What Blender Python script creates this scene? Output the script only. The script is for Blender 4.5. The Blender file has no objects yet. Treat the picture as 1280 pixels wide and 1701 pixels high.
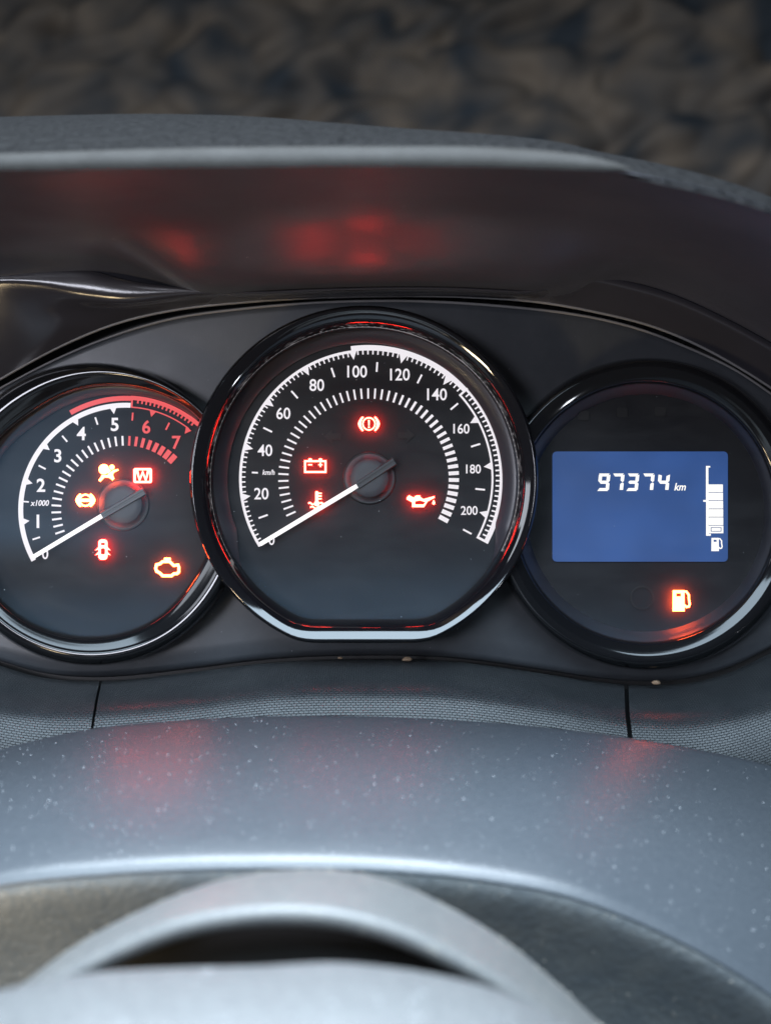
import bpy, bmesh, math, random
import numpy as np
from mathutils import Vector, noise
from mathutils.geometry import tessellate_polygon

random.seed(7)
SC = bpy.context.scene
COL = SC.collection

# ------------------------------------------------------------------ camera
F = 1991.0            # focal length in photo pixels (1280 wide)
cam_d = bpy.data.cameras.new('camera')
cam = bpy.data.objects.new('camera', cam_d)
COL.objects.link(cam)
cam.location = (0, 0, 0)
cam.rotation_euler = (math.radians(90), 0, 0)
cam_d.sensor_fit = 'HORIZONTAL'
cam_d.sensor_width = 36.0
cam_d.lens = 36.0 * F / 1280.0
cam_d.clip_start = 0.01
cam_d.clip_end = 50
cam_d.dof.use_dof = True
cam_d.dof.focus_distance = 0.415
cam_d.dof.aperture_fstop = cam_d.lens / 5.6
SC.camera = cam

# ------------------------------------------------------------------ world + lamps
w = bpy.data.worlds.new('World')
SC.world = w
w.use_nodes = True
bg = w.node_tree.nodes['Background']
bg.inputs['Color'].default_value = (0.75, 0.8, 0.95, 1)
bg.inputs['Strength'].default_value = 0.07


def area(name, loc, target, sx, sy, radiance, color, spread=180):
    d = bpy.data.lights.new(name, 'AREA')
    d.shape = 'RECTANGLE'
    d.size, d.size_y = sx, sy
    d.energy = radiance * math.pi * sx * sy
    d.color = color
    d.spread = math.radians(spread)
    o = bpy.data.objects.new(name, d)
    COL.objects.link(o)
    o.location = loc
    v = Vector(target) - Vector(loc)
    o.rotation_euler = v.to_track_quat('-Z', 'Y').to_euler()
    return o


area('roof_daylight', (-0.05, -0.32, 0.68), (0.0, 0.0, -0.1), 1.1, 1.1, 9.5, (0.66, 0.84, 1.0))
area('side_window_daylight', (-0.75, 0.12, 0.22), (-0.05, 0.36, 0.05), 0.45, 0.35, 5.5, (0.84, 0.9, 1.0))
area('windscreen_daylight', (-0.02, 0.14, 0.62), (0.0, 0.20, -0.08), 0.55, 0.24, 48, (0.80, 0.90, 1.0))
area('liner_streak_lamp', (-0.42, -0.55, 0.045), (-0.1, 0.40, 0.08), 0.24, 0.16, 26, (0.86, 0.88, 1.0))  # unseen lamp added to make the pale streak on the hood's inner liner
area('warm_glint_lamp', (-0.205, 0.168, -0.180), (0.02, 0.41, 0.04), 0.030, 0.062, 11, (1.0, 0.77, 0.46), 60)  # unseen lamp standing in for something sunlit, added for warm bezel glints
area('cool_glint_lamp', (0.44, 0.20, -0.33), (0.08, 0.40, 0.03), 0.06, 0.035, 50, (0.85, 0.9, 1.0))  # unseen lamp added for white glints in the right-hand bezel

SC.view_settings.view_transform = 'Standard'
SC.view_settings.look = 'None'
SC.view_settings.gamma = 1
SC.view_settings.exposure = 0
SC.cycles.use_denoising = True
SC.cycles.max_bounces = 8
SC.cycles.transparent_max_bounces = 12
SC.cycles.sample_clamp_indirect = 4
SC.cycles.caustics_reflective = True
SC.cycles.blur_glossy = 0.3

# ------------------------------------------------------------------ materials
MATS = {}


def new_mat(name):
    m = bpy.data.materials.new(name)
    m.use_nodes = True
    MATS[name] = m
    nt = m.node_tree
    return m, nt, nt.nodes['Principled BSDF'], nt.nodes['Material Output']


def plastic(name, col, rough=0.4, ior=1.5, bump=None, col2=None, col_scale=60, dust=0, dust_col=(0.55, 0.56, 0.55),
            dust_scale=90, rough_var=0.06, coat=0, dust_detail=8, stretch=None, spec=0.5, col_detail=6, col_range=None):
    """plastic with uneven tone, uneven gloss, an optional grain bump (scale, distance, kind) and a dust film"""
    m, nt, p, out = new_mat(name)
    N, L = nt.nodes, nt.links
    tc = N.new('ShaderNodeTexCoord')
    n1 = N.new('ShaderNodeTexNoise')
    n1.inputs['Scale'].default_value = col_scale
    n1.inputs['Detail'].default_value = col_detail
    L.new(tc.outputs['Object'], n1.inputs['Vector'])
    mix = N.new('ShaderNodeMix'); mix.data_type = 'RGBA'
    c2 = col2 or tuple(c * 0.8 for c in col)
    mix.inputs['A'].default_value = (*col, 1)
    mix.inputs['B'].default_value = (*c2, 1)
    if col_range:
        cr = N.new('ShaderNodeMapRange')
        cr.inputs['From Min'].default_value, cr.inputs['From Max'].default_value = col_range
        L.new(n1.outputs['Fac'], cr.inputs['Value']); L.new(cr.outputs['Result'], mix.inputs['Factor'])
    else:
        L.new(n1.outputs['Fac'], mix.inputs['Factor'])
    base = mix.outputs['Result']
    rmap = N.new('ShaderNodeMapRange')
    rmap.inputs['To Min'].default_value = max(0.02, rough - rough_var)
    rmap.inputs['To Max'].default_value = rough + rough_var
    L.new(n1.outputs['Fac'], rmap.inputs['Value'])
    r_out = rmap.outputs['Result']
    if dust:
        n2 = N.new('ShaderNodeTexNoise')
        n2.inputs['Scale'].default_value = dust_scale
        n2.inputs['Detail'].default_value = dust_detail
        n2.inputs['Roughness'].default_value = 0.7
        if stretch:
            mpg = N.new('ShaderNodeMapping'); mpg.inputs['Scale'].default_value = stretch
            mpg.inputs['Rotation'].default_value = (0, 0, 0.25)
            L.new(tc.outputs['Object'], mpg.inputs['Vector']); L.new(mpg.outputs['Vector'], n2.inputs['Vector'])
        else:
            L.new(tc.outputs['Object'], n2.inputs['Vector'])
        rm = N.new('ShaderNodeMapRange')
        rm.inputs['From Min'].default_value = 0.35
        rm.inputs['From Max'].default_value = 0.75
        rm.inputs['To Min'].default_value = dust * 0.35
        rm.inputs['To Max'].default_value = min(1, dust * 1.5)
        L.new(n2.outputs['Fac'], rm.inputs['Value'])
        mx = N.new('ShaderNodeMix'); mx.data_type = 'RGBA'
        L.new(rm.outputs['Result'], mx.inputs['Factor'])
        L.new(base, mx.inputs['A'])
        mx.inputs['B'].default_value = (*dust_col, 1)
        base = mx.outputs['Result']
    L.new(base, p.inputs['Base Color'])
    L.new(r_out, p.inputs['Roughness'])
    p.inputs['IOR'].default_value = ior
    p.inputs['Specular IOR Level'].default_value = spec
    if coat:
        p.inputs['Coat Weight'].default_value = coat
        p.inputs['Coat Roughness'].default_value = 0.05
    if bump:
        sc, dist, kind = bump
        b = N.new('ShaderNodeBump')
        b.inputs['Distance'].default_value = dist
        b.inputs['Strength'].default_value = 1.0
        if kind == 'noise':
            t = N.new('ShaderNodeTexNoise')
            t.inputs['Scale'].default_value = sc
            t.inputs['Detail'].default_value = 4
            L.new(tc.outputs['Object'], t.inputs['Vector'])
            L.new(t.outputs['Fac'], b.inputs['Height'])
        elif kind == 'leather':
            t = N.new('ShaderNodeTexVoronoi')
            t.feature = 'SMOOTH_F1'
            t.inputs['Scale'].default_value = sc
            L.new(tc.outputs['Object'], t.inputs['Vector'])
            L.new(t.outputs['Distance'], b.inputs['Height'])
        elif kind == 'weave':
            t = N.new('ShaderNodeTexBrick')
            t.inputs['Scale'].default_value = sc
            t.inputs['Mortar Size'].default_value = 0.12
            t.inputs['Mortar Smooth'].default_value = 1.0
            t.inputs['Brick Width'].default_value = 1.6
            t.inputs['Row Height'].default_value = 0.85
            t.inputs['Color1'].default_value = (1, 1, 1, 1)
            t.inputs['Color2'].default_value = (0.85, 0.85, 0.85, 1)
            t.inputs['Mortar'].default_value = (0, 0, 0, 1)
            L.new(tc.outputs['UV'], t.inputs['Vector'])
            L.new(t.outputs['Color'], b.inputs['Height'])
        L.new(b.outputs['Normal'], p.inputs['Normal'])
    return m


def emit(name, col, strength):
    m, nt, p, out = new_mat(name)
    p.inputs['Base Color'].default_value = (0.02, 0.02, 0.02, 1)
    p.inputs['Roughness'].default_value = 0.4
    p.inputs['Emission Color'].default_value = (*col, 1)
    p.inputs['Emission Strength'].default_value = strength
    return m


plastic('hood_plastic', (0.050, 0.049, 0.061), 0.31, ior=1.52, bump=(900, 0.00006, 'noise'), dust=0.02, dust_scale=60, stretch=(0.4, 1, 1))
plastic('liner_plastic', (0.040, 0.038, 0.045), 0.17, ior=1.5, bump=(1400, 0.00002, 'noise'))
plastic('lip_plastic', (0.0155, 0.0142, 0.013), 0.6, spec=0.12, bump=(1500, 0.0001, 'noise'), dust=0.015)
plastic('leather_pad', (0.0046, 0.0046, 0.005), 0.7, spec=0.10, bump=(300, 0.003, 'leather'))
plastic('panel_plastic', (0.035, 0.039, 0.047), 0.36, bump=(2200, 0.00002, 'noise'), dust=0.025)
plastic('gap_black', (0.008, 0.008, 0.009), 0.5)
plastic('bead_plastic', (0.22, 0.21, 0.21), 0.35)
plastic('gloss_black', (0.006, 0.006, 0.008), 0.06, ior=1.75, rough_var=0.03)
plastic('ring_satin', (0.012, 0.011, 0.013), 0.38, ior=2.4)
plastic('ring_black', (0.008, 0.0085, 0.010), 0.09, ior=1.52, rough_var=0.03)
plastic('dial_black', (0.0165, 0.0155, 0.0175), 0.6, ior=1.35, bump=(3000, 0.00002, 'noise'))
plastic('chapter_grey', (0.06, 0.052, 0.06), 0.32)
plastic('needle_grey', (0.075, 0.075, 0.08), 0.4)
plastic('hub_grey', (0.075, 0.075, 0.085), 0.55)
plastic('ghost_print', (0.027, 0.025, 0.025), 0.6, ior=1.35)
plastic('trim_weave', (0.021, 0.026, 0.031), 0.37, bump=(1.0, 0.00034, 'weave'), dust=0.03)
plastic('shroud_plastic', (0.033, 0.040, 0.048), 0.38, ior=1.55, bump=(1600, 0.00010, 'noise'), dust=0.028, dust_scale=900, col2=(0.030, 0.037, 0.045), stretch=(0.5, 1, 1), dust_col=(0.48, 0.51, 0.54), dust_detail=6)
plastic('wheel_plastic', (0.062, 0.066, 0.069), 0.5, bump=(1800, 0.0002, 'noise'), dust=0.10, dust_scale=700)
plastic('collar_plastic', (0.060, 0.067, 0.074), 0.42, bump=(1500, 0.00015, 'noise'), dust=0.12, dust_scale=800, dust_col=(0.6, 0.57, 0.5))
plastic('cavity_black', (0.010, 0.011, 0.013), 0.6)
plastic('dust_white', (0.52, 0.54, 0.56), 0.8)
plastic('dust_tan', (0.36, 0.335, 0.28), 0.85)
plastic('crumb_brown', (0.30, 0.20, 0.13), 0.8, col2=(0.2, 0.13, 0.08), col_scale=900)
plastic('bank_rock', (0.098, 0.073, 0.055), 0.9, spec=0.0, col2=(0.023, 0.025, 0.028), col_scale=15, col_detail=1.2, col_range=(0.30, 0.70))

emit('print_white', (1.0, 0.95, 1.0), 0.88)
emit('print_red', (1.0, 0.055, 0.05), 0.82)
emit('needle_white', (1.0, 0.97, 0.97), 1.25)
emit('lamp_red', (1.0, 0.026, 0.016), 66)
emit('lamp_amber', (1.0, 0.085, 0.018), 52)
emit('screen_blue', (0.027, 0.084, 0.285), 1.0)
emit('screen_white', (1.0, 0.98, 0.93), 1.15)

m_ = MATS['screen_blue']; nt_ = m_.node_tree
tcx = nt_.nodes.new('ShaderNodeTexCoord'); nzx = nt_.nodes.new('ShaderNodeTexNoise')
nzx.inputs['Scale'].default_value = 38; nzx.inputs['Detail'].default_value = 1.5
mrx = nt_.nodes.new('ShaderNodeMapRange')
mrx.inputs['From Min'].default_value = 0.3; mrx.inputs['From Max'].default_value = 0.7
mrx.inputs['To Min'].default_value = 0.72; mrx.inputs['To Max'].default_value = 1.08
nt_.links.new(tcx.outputs['Object'], nzx.inputs['Vector']); nt_.links.new(nzx.outputs['Fac'], mrx.inputs['Value'])
nt_.links.new(mrx.outputs['Result'], nt_.nodes['Principled BSDF'].inputs['Emission Strength'])

# clear plastic cover lens: see-through with Fresnel reflection and a thin film of dust
m, nt, p, out = new_mat('clear_lens')
N, L = nt.nodes, nt.links
N.remove(p)
tr = N.new('ShaderNodeBsdfTransparent')
gl = N.new('ShaderNodeBsdfGlossy'); gl.inputs['Roughness'].default_value = 0.22; gl.inputs['Color'].default_value = (0.085, 0.165, 0.24, 1)
df = N.new('ShaderNodeBsdfDiffuse'); df.inputs['Color'].default_value = (0.6, 0.62, 0.65, 1)
fr = N.new('ShaderNodeFresnel'); fr.inputs['IOR'].default_value = 1.34
tc = N.new('ShaderNodeTexCoord')
mp = N.new('ShaderNodeMapping'); mp.inputs['Scale'].default_value = (1, 1, 3.0)
nz = N.new('ShaderNodeTexNoise'); nz.inputs['Scale'].default_value = 45; nz.inputs['Detail'].default_value = 8
nz.inputs['Roughness'].default_value = 0.65
mr = N.new('ShaderNodeMapRange')
mr.inputs['From Min'].default_value = 0.4; mr.inputs['From Max'].default_value = 0.8
mr.inputs['To Min'].default_value = 0.0005; mr.inputs['To Max'].default_value = 0.022
m1 = N.new('ShaderNodeMixShader'); m2 = N.new('ShaderNodeMixShader')
L.new(tc.outputs['Object'], mp.inputs['Vector']); L.new(mp.outputs['Vector'], nz.inputs['Vector'])
L.new(nz.outputs['Fac'], mr.inputs['Value'])
L.new(fr.outputs['Fac'], m1.inputs['Fac']); L.new(tr.outputs[0], m1.inputs[1]); L.new(gl.outputs[0], m1.inputs[2])
L.new(mr.outputs['Result'], m2.inputs['Fac']); L.new(m1.outputs[0], m2.inputs[1]); L.new(df.outputs[0], m2.inputs[2])
L.new(m2.outputs[0], out.inputs['Surface'])

# shroud front face: patchy dried dirt
m = plastic('dirty_plastic', (0.062, 0.074, 0.084), 0.5, bump=(500, 0.0004, 'noise'), dust=0.10, dust_scale=120,
            dust_col=(0.36, 0.35, 0.30))

# ------------------------------------------------------------------ helpers
def P(px, py, d):
    """photo pixel at a given distance (metres) from the lens plane -> point in the place"""
    return Vector(((px - 640.0) * d / F, d, (850.5 - py) * d / F))


def link(o, parent=None):
    COL.objects.link(o)
    if parent is not None:
        o.parent = parent
        o.matrix_parent_inverse = parent.matrix_world.inverted()
    return o


def thing(name, label, cat, loc=(0, 0, 0), group=None):
    o = bpy.data.objects.new(name, None)
    o.empty_display_size = 0.01
    COL.objects.link(o)
    o.location = loc
    o['label'] = label
    o['category'] = cat
    if group:
        o['group'] = group
    bpy.context.view_layer.update()
    return o


def mesh_obj(name, verts, faces, mat, parent=None, smooth=True, uvs=None):
    me = bpy.data.meshes.new(name)
    me.from_pydata([tuple(v) for v in verts], [], faces)
    if uvs is not None:
        uvl = me.uv_layers.new(name='uv')
        for lp in me.loops:
            uvl.data[lp.index].uv = uvs[lp.vertex_index]
    me.materials.append(MATS[mat])
    if smooth:
        for p_ in me.polygons:
            p_.use_smooth = True
    me.update()
    o = bpy.data.objects.new(name, me)
    return link(o, parent)


def recalc(o):
    bm = bmesh.new(); bm.from_mesh(o.data)
    bmesh.ops.recalc_face_normals(bm, faces=bm.faces)
    bm.to_mesh(o.data); bm.free()


def cubic(xs, ys, q):
    """monotone-ish cubic interpolation through control points, linear past the ends"""
    xs = np.asarray(xs, float); ys = np.asarray(ys, float); q = np.asarray(q, float)
    h = np.diff(xs); dl = np.diff(ys) / h
    m = np.zeros(len(xs)); m[0] = dl[0]; m[-1] = dl[-1]
    for i in range(1, len(xs) - 1):
        m[i] = (dl[i - 1] * h[i] + dl[i] * h[i - 1]) / (h[i] + h[i - 1])
    k = np.clip(np.searchsorted(xs, q) - 1, 0, len(xs) - 2)
    t = (q - xs[k]) / h[k]
    tt = np.clip(t, 0, 1)
    y = ((2 * tt**3 - 3 * tt**2 + 1) * ys[k] + (tt**3 - 2 * tt**2 + tt) * h[k] * m[k]
         + (-2 * tt**3 + 3 * tt**2) * ys[k + 1] + (tt**3 - tt**2) * h[k] * m[k + 1])
    y = np.where(t > 1, ys[-1] + m[-1] * (q - xs[-1]), y)
    y = np.where(t < 0, ys[0] + m[0] * (q - xs[0]), y)
    return y


def row(path, d, Xs):
    """path of photo pixels seen at distance d, sampled at the world positions Xs"""
    pts = [P(x, y, d) for x, y in path]
    zs = cubic([p_.x for p_ in pts], [p_.z for p_ in pts], Xs)
    return [Vector((x, d, z)) for x, z in zip(Xs, zs)]


def loft(name, rows, mat, parent=None, sub=2, thick=0.0, smooth_rows=True):
    nr, nc = len(rows), len(rows[0])
    verts = [v for r in rows for v in r]
    faces = [(i * nc + j, i * nc + j + 1, (i + 1) * nc + j + 1, (i + 1) * nc + j)
             for i in range(nr - 1) for j in range(nc - 1)]
    uv = []
    acc = [0.0] * nc
    for i, r in enumerate(rows):
        u = 0.0
        for j, v in enumerate(r):
            if j:
                u += (v - r[j - 1]).length
            if i:
                acc[j] += (v - rows[i - 1][j]).length
            uv.append((u * 1000, acc[j] * 1000))
    # arc length along x shared by all rows so that the grain stays aligned
    uv = [(verts[k].x * 1000, uv[k][1]) for k in range(len(verts))]
    o = mesh_obj(name, verts, faces, mat, parent, True, uv)
    # face the driver / upwards
    o.data.update()
    c = sum((p_.normal.dot(Vector((0, -1, 0.2))) * p_.area for p_ in o.data.polygons))
    if c < 0:
        o.data.flip_normals()
    if sub:
        s = o.modifiers.new('sub', 'SUBSURF'); s.levels = sub; s.render_levels = sub
        s.boundary_smooth = 'PRESERVE_CORNERS'
    if thick:
        s = o.modifiers.new('thick', 'SOLIDIFY'); s.thickness = thick; s.offset = -1
    return o


def circ(cx, cy, R, d, n=144, chord=None, k=9.0, a0=None, a1=None):
    """loop of points: a circle in photo pixels seen at distance d, optionally cut flat at the bottom"""
    pts = []
    if a0 is None:
        angs = [2 * math.pi * i / n for i in range(n)]
    else:
        angs = [math.radians(a0 + (a1 - a0) * i / (n - 1)) for i in range(n)]
    for a in angs:
        r = R
        s = math.sin(a)
        if chord is not None and s < -0.05:
            rc = chord / (-s)
            h = max(k - abs(rc - R), 0) / k      # smooth minimum of circle and flat
            r = min(rc, R) - h * h * k * 0.25
        pts.append(P(cx + r * math.cos(a), cy - r * s, d))
    return pts


def ring(name, loops, mat, parent, closed=True, sharp_rows=()):
    n = len(loops[0])
    verts = [v for lp in loops for v in lp]
    faces = []
    m_ = n if closed else n - 1
    for i in range(len(loops) - 1):
        for j in range(m_):
            faces.append((i * n + j, i * n + (j + 1) % n, (i + 1) * n + (j + 1) % n, (i + 1) * n + j))
    o = mesh_obj(name, verts, faces, mat, parent)
    recalc(o)
    return o


D0 = 0.420            # distance of the dial faces
S0 = D0 / F


def poly_mesh(polys, scale, thick=0.00012):
    """2-D pieces (each a list [outer, hole, hole...] in pixels, y up) -> thin solid mesh data facing the driver"""
    verts, faces = [], []
    z = 0.0
    for piece in polys:
        loops = [[Vector((x, y, 0)) for x, y in lp] for lp in piece]
        flat = [p_ for lp in loops for p_ in lp]
        tris = tessellate_polygon(loops)
        b = len(verts)
        n = len(flat)
        for p_ in flat:
            verts.append((p_.x * scale, -thick - z, p_.y * scale))
        for p_ in flat:
            verts.append((p_.x * scale, 0, p_.y * scale))
        for t in tris:
            a_, b_, c_ = flat[t[0]], flat[t[1]], flat[t[2]]
            ar = (b_.x - a_.x) * (c_.y - a_.y) - (b_.y - a_.y) * (c_.x - a_.x)
            t = t if ar > 0 else (t[0], t[2], t[1])
            faces.append((b + t[0], b + t[1], b + t[2]))
            faces.append((b + n + t[0], b + n + t[2], b + n + t[1]))
        s = 0
        for lp in loops:
            k = len(lp)
            for i in range(k):
                j = (i + 1) % k
                faces.append((b + s + i, b + s + j, b + n + s + j, b + n + s + i))
            s += k
        z += 0.000012
    return verts, faces


def glyph(name, polys, px, py, mat, parent, fwd=0.0006, scale=1.0, thick=0.00012, rot=0.0):
    d = D0 - fwd
    v, f = poly_mesh(polys, d / F * scale, thick)
    me = bpy.data.meshes.new(name)
    me.from_pydata(v, [], f)
    me.materials.append(MATS[mat])
    o = bpy.data.objects.new(name, me)
    o.location = P(px, py, d)
    o.rotation_euler = (0, -rot, 0)
    return link(o, parent)


def stroke(pts, wd, closed=False, cap=0.0):
    """polyline -> one or two loops of a band of the given width"""
    n = len(pts)
    Pn = [Vector((x, y)) for x, y in pts]
    Lh, Rh = [], []
    for i in range(n):
        a = Pn[i - 1] if (i > 0 or closed) else None
        c = Pn[(i + 1) % n] if (i < n - 1 or closed) else None
        b = Pn[i]
        d1 = (b - a).normalized() if a is not None else (c - b).normalized()
        d2 = (c - b).normalized() if c is not None else d1
        n1 = Vector((-d1.y, d1.x)); n2 = Vector((-d2.y, d2.x))
        nn = (n1 + n2)
        nn = nn.normalized() if nn.length > 1e-6 else n1
        s = min(1.8, 1.0 / max(0.3, nn.dot(n1)))
        off = nn * (wd / 2 * s)
        e = Vector((0, 0))
        if not closed and cap:
            if i == 0: e = -d1 * cap
            if i == n - 1: e = d1 * cap
        Lh.append(tuple(b + off + e)); Rh.append(tuple(b - off + e))
    if closed:
        ar = sum(Lh[i][0] * Lh[(i + 1) % n][1] - Lh[(i + 1) % n][0] * Lh[i][1] for i in range(n))
        br = sum(Rh[i][0] * Rh[(i + 1) % n][1] - Rh[(i + 1) % n][0] * Rh[i][1] for i in range(n))
        return [Lh, Rh] if abs(ar) > abs(br) else [Rh, Lh]
    return [Lh + Rh[::-1]]


def arc(cx, cy, r, a0, a1, n=16):
    return [(cx + r * math.cos(math.radians(a0 + (a1 - a0) * i / (n - 1))),
             cy + r * math.sin(math.radians(a0 + (a1 - a0) * i / (n - 1)))) for i in range(n)]


def disc(cx, cy, r, n=20):
    return [[(cx + r * math.cos(2 * math.pi * i / n), cy + r * math.sin(2 * math.pi * i / n)) for i in range(n)]]


def rrect(x0, y0, x1, y1, r, n=5):
    out_ = []
    for cx, cy, a in ((x1 - r, y1 - r, 0), (x0 + r, y1 - r, 90), (x0 + r, y0 + r, 180), (x1 - r, y0 + r, 270)):
        out_ += arc(cx, cy, r, a, a + 90, n)
    return out_


def band(r0, r1, a0, a1, n=60):
    return [arc(0, 0, r1, a0, a1, n) + arc(0, 0, r0, a1, a0, n)]


def text_obj(body, px, py, height, mat, parent, name='numeral', fwd=0.0006, weight=0.0, shear=0.0, squash=1.0, label=None):
    cu = bpy.data.curves.new(name, 'FONT')
    cu.body = body
    cu.align_x = 'CENTER'
    cu.align_y = 'CENTER'
    d = D0 - fwd
    size = height / 0.72 * d / F
    cu.size = size
    cu.extrude = 0.00006
    cu.offset = weight * size
    cu.shear = shear
    cu.resolution_u = 4
    tmp = bpy.data.objects.new('tmp', cu)
    COL.objects.link(tmp)
    dg = bpy.context.evaluated_depsgraph_get()
    me = bpy.data.meshes.new_from_object(tmp.evaluated_get(dg))
    bpy.data.objects.remove(tmp)
    me.name = name
    # centre the glyph box
    xs = [v.co.x for v in me.vertices]; ys = [v.co.y for v in me.vertices]
    mx, my = (min(xs) + max(xs)) / 2, (min(ys) + max(ys)) / 2
    sc = height * d / F / (max(ys) - min(ys)) if body.isdigit() else 1.0
    for v in me.vertices:
        x, y, z = v.co
        v.co = ((x - mx) * sc * squash, -z, (y - my) * sc)
    me.materials.clear()
    me.materials.append(MATS[mat])
    o = bpy.data.objects.new(name, me)
    o.location = P(px, py, d)
    return link(o, parent)


# ================================================================== SETTING (background)
def terrain():
    nx, nz = 280, 190
    x0, x1, z0, z1 = -1.1, 1.1, 0.15, 1.25
    verts = []
    for j in range(nz):
        for i in range(nx):
            x = x0 + (x1 - x0) * i / (nx - 1)
            z = z0 + (z1 - z0) * j / (nz - 1)
            u = x * math.cos(0.45) + z * math.sin(0.45)
            t = -x * math.sin(0.45) + z * math.cos(0.45)
            q = Vector((u / 0.085, 3.1, t / 0.052))
            q += Vector((noise.noise(q * 0.6), 0, noise.noise(q * 0.6 + Vector((5, 5, 5))))) * 0.7
            d1 = noise.voronoi(q)[0][0]
            dome = max(0.0, 1 - d1 * d1 * 1.3)
            y = 1.25 + (z - z0) * 0.5 - 0.05 * dome - 0.014 * noise.noise(q * 2.1)
            verts.append((x, y, z))
    faces = [(j * nx + i, j * nx + i + 1, (j + 1) * nx + i + 1, (j + 1) * nx + i)
             for j in range(nz - 1) for i in range(nx - 1)]
    o = mesh_obj('terrain', verts, faces, 'bank_rock')
    o['kind'] = 'structure'
    return o


terrain()

# ================================================================== HOOD, PAD, LIP
XS = np.linspace(-0.20, 0.20, 61)
U_PATH = [(-420, 900), (-250, 780), (-120, 700), (0, 630), (103, 574), (187, 539), (281, 516), (400, 502), (600, 492), (800, 494),
          (900, 502), (991, 518.5), (1090, 544), (1188, 588), (1280, 644), (1400, 730), (1550, 860), (1720, 1000)]
T_PATH = [(-420, 925), (-250, 800), (-120, 715), (0, 645), (103, 592), (187, 558), (281, 530), (400, 513), (600, 500), (740, 502),
          (860, 511), (958, 522.5), (1057, 545), (1155, 583), (1221, 614), (1280, 654), (1400, 745), (1550, 880), (1720, 1030)]
FOLD = [(-420, 600), (-250, 490), (-100, 436), (80, 408), (300, 393), (600, 386), (800, 390), (900, 394), (1000, 396),
        (1100, 394), (1280, 392), (1450, 440), (1650, 560)]
LIP = [(-700, 360), (-400, 298), (-200, 284), (0, 283), (300, 279), (600, 276), (900, 280), (1040, 288), (1150, 308), (1280, 345), (1480, 440), (1800, 640)]
LIP2 = [(-700, 340), (-400, 280), (-200, 263), (0, 258), (300, 248), (600, 245), (900, 252), (1040, 272), (1150, 298), (1280, 335), (1480, 430), (1800, 630)]
PADTOP = [(-700, 230), (-400, 196), (-200, 188), (0, 186), (300, 182), (450, 190), (600, 208), (750, 226), (900, 243), (1040, 268), (1200, 306),
          (1320, 345), (1500, 430), (1750, 600)]


def dy(path, k):
    return [(x, y + k) for x, y in path]


hood = thing('gauge_hood', 'dark grey plastic hood overhanging the three gauges', 'hood', P(640, 480, 0.41))
LD = 0.300
r_u = row(U_PATH, 0.4205, XS)
r_l = row(LIP, LD, XS)
rows = [r_u]
for dep, hc, hs in ((0.4190, 0.002, 0.15), (0.4110, 0.006, 0.70), (0.4000, 0.02, 0.95), (0.3900, 0.11, 1.0), (0.3800, 0.38, 1.02), (0.3720, 0.66, 1.03),
                    (0.3640, 0.92, 1.03), (0.3550, 1.10, 1.02), (0.3400, 1.17, 1.01), (0.3180, 1.10, 1.0)):
    rr = []
    for k, X in enumerate(XS):
        w_ = min(1.0, max(0.0, (abs(X + 0.004) - 0.050) / 0.04))
        w_ = w_ * w_ * (3 - 2 * w_)                      # flat ceiling in the middle, vaulted side walls
        h = hc + (hs - hc) * w_
        zt = max(r_l[k].z, r_u[k].z + 0.012)
        rr.append(Vector((X, dep, r_u[k].z + (zt - r_u[k].z) * h)))
    rows.append(rr)
r_l2 = [v + Vector((0, -0.0012, 0.0012)) for v in r_l]
r_l3 = row(LIP2, LD + 0.0035, XS)
for k, X in enumerate(XS):                               # right of the strip the edge tucks under the grained pad
    wv = min(1.0, max(0.0, (X - 0.052) / 0.012))
    r_l2[k] = r_l2[k].lerp(r_l[k] + Vector((0, 0.0006, 0.0004)), wv)
    r_l3[k] = r_l3[k].lerp(r_l[k] + Vector((0, 0.0040, 0.0010)), wv)
loft('ceiling', rows + [[v + Vector((0, 0.003, 0.0006)) for v in r_l], r_l, r_l2, r_l3], 'hood_plastic', hood)
# inner liner: low wall between the ceiling and the panel with a rounded upper edge
RIDGE = [(-420, 640), (-250, 540), (-100, 475), (0, 446), (80, 437), (130, 450), (180, 465), (300, 479), (450, 485), (600, 487), (750, 485), (860, 485), (930, 470), (1000, 446),
         (1100, 408), (1280, 370), (1500, 400)]
rg = row(RIDGE, 0.402, XS)
lin = [[] for _ in range(8)]
for k, X in enumerate(XS):
    zt = max(r_l[k].z, r_u[k].z + 0.012)
    z = max(min(rg[k].z, zt - 0.0025), r_u[k].z - 0.0004)
    h = z - r_u[k].z
    r = max(0.0007, min(0.0050, 0.0007 + 0.24 * max(0.0, h)))
    z = max(min(z + 0.8 * r, zt - 0.0015), z)
    u = Vector((X, 0.4198, r_u[k].z + 0.0002))
    c = Vector((X, 0.4035 + r, z - r))
    fh = 0.0075 * float(np.interp(X, [-0.128, -0.114, -0.102, -0.088, -0.070, -0.058], [0.0, 0.35, 1.0, 0.85, 0.25, 0.0]))
    f = c + Vector((0, -r, -0.0002))
    pts = [u, u.lerp(f, 0.5) + Vector((0, 0.0012, 0)), f + Vector((0, 0.0004 + 0.035 * fh, -0.25 * r - fh)), f, c + Vector((0, -0.72 * r, 0.68 * r)), c + Vector((0, 0, r)), c + Vector((0, 1.2 * r, 0.9 * r)),
           Vector((X, 0.419, z - 0.6 * r))]
    for j, q in enumerate(pts):
        lin[j].append(q)
loft('inner_liner', lin, 'liner_plastic', hood)
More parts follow.
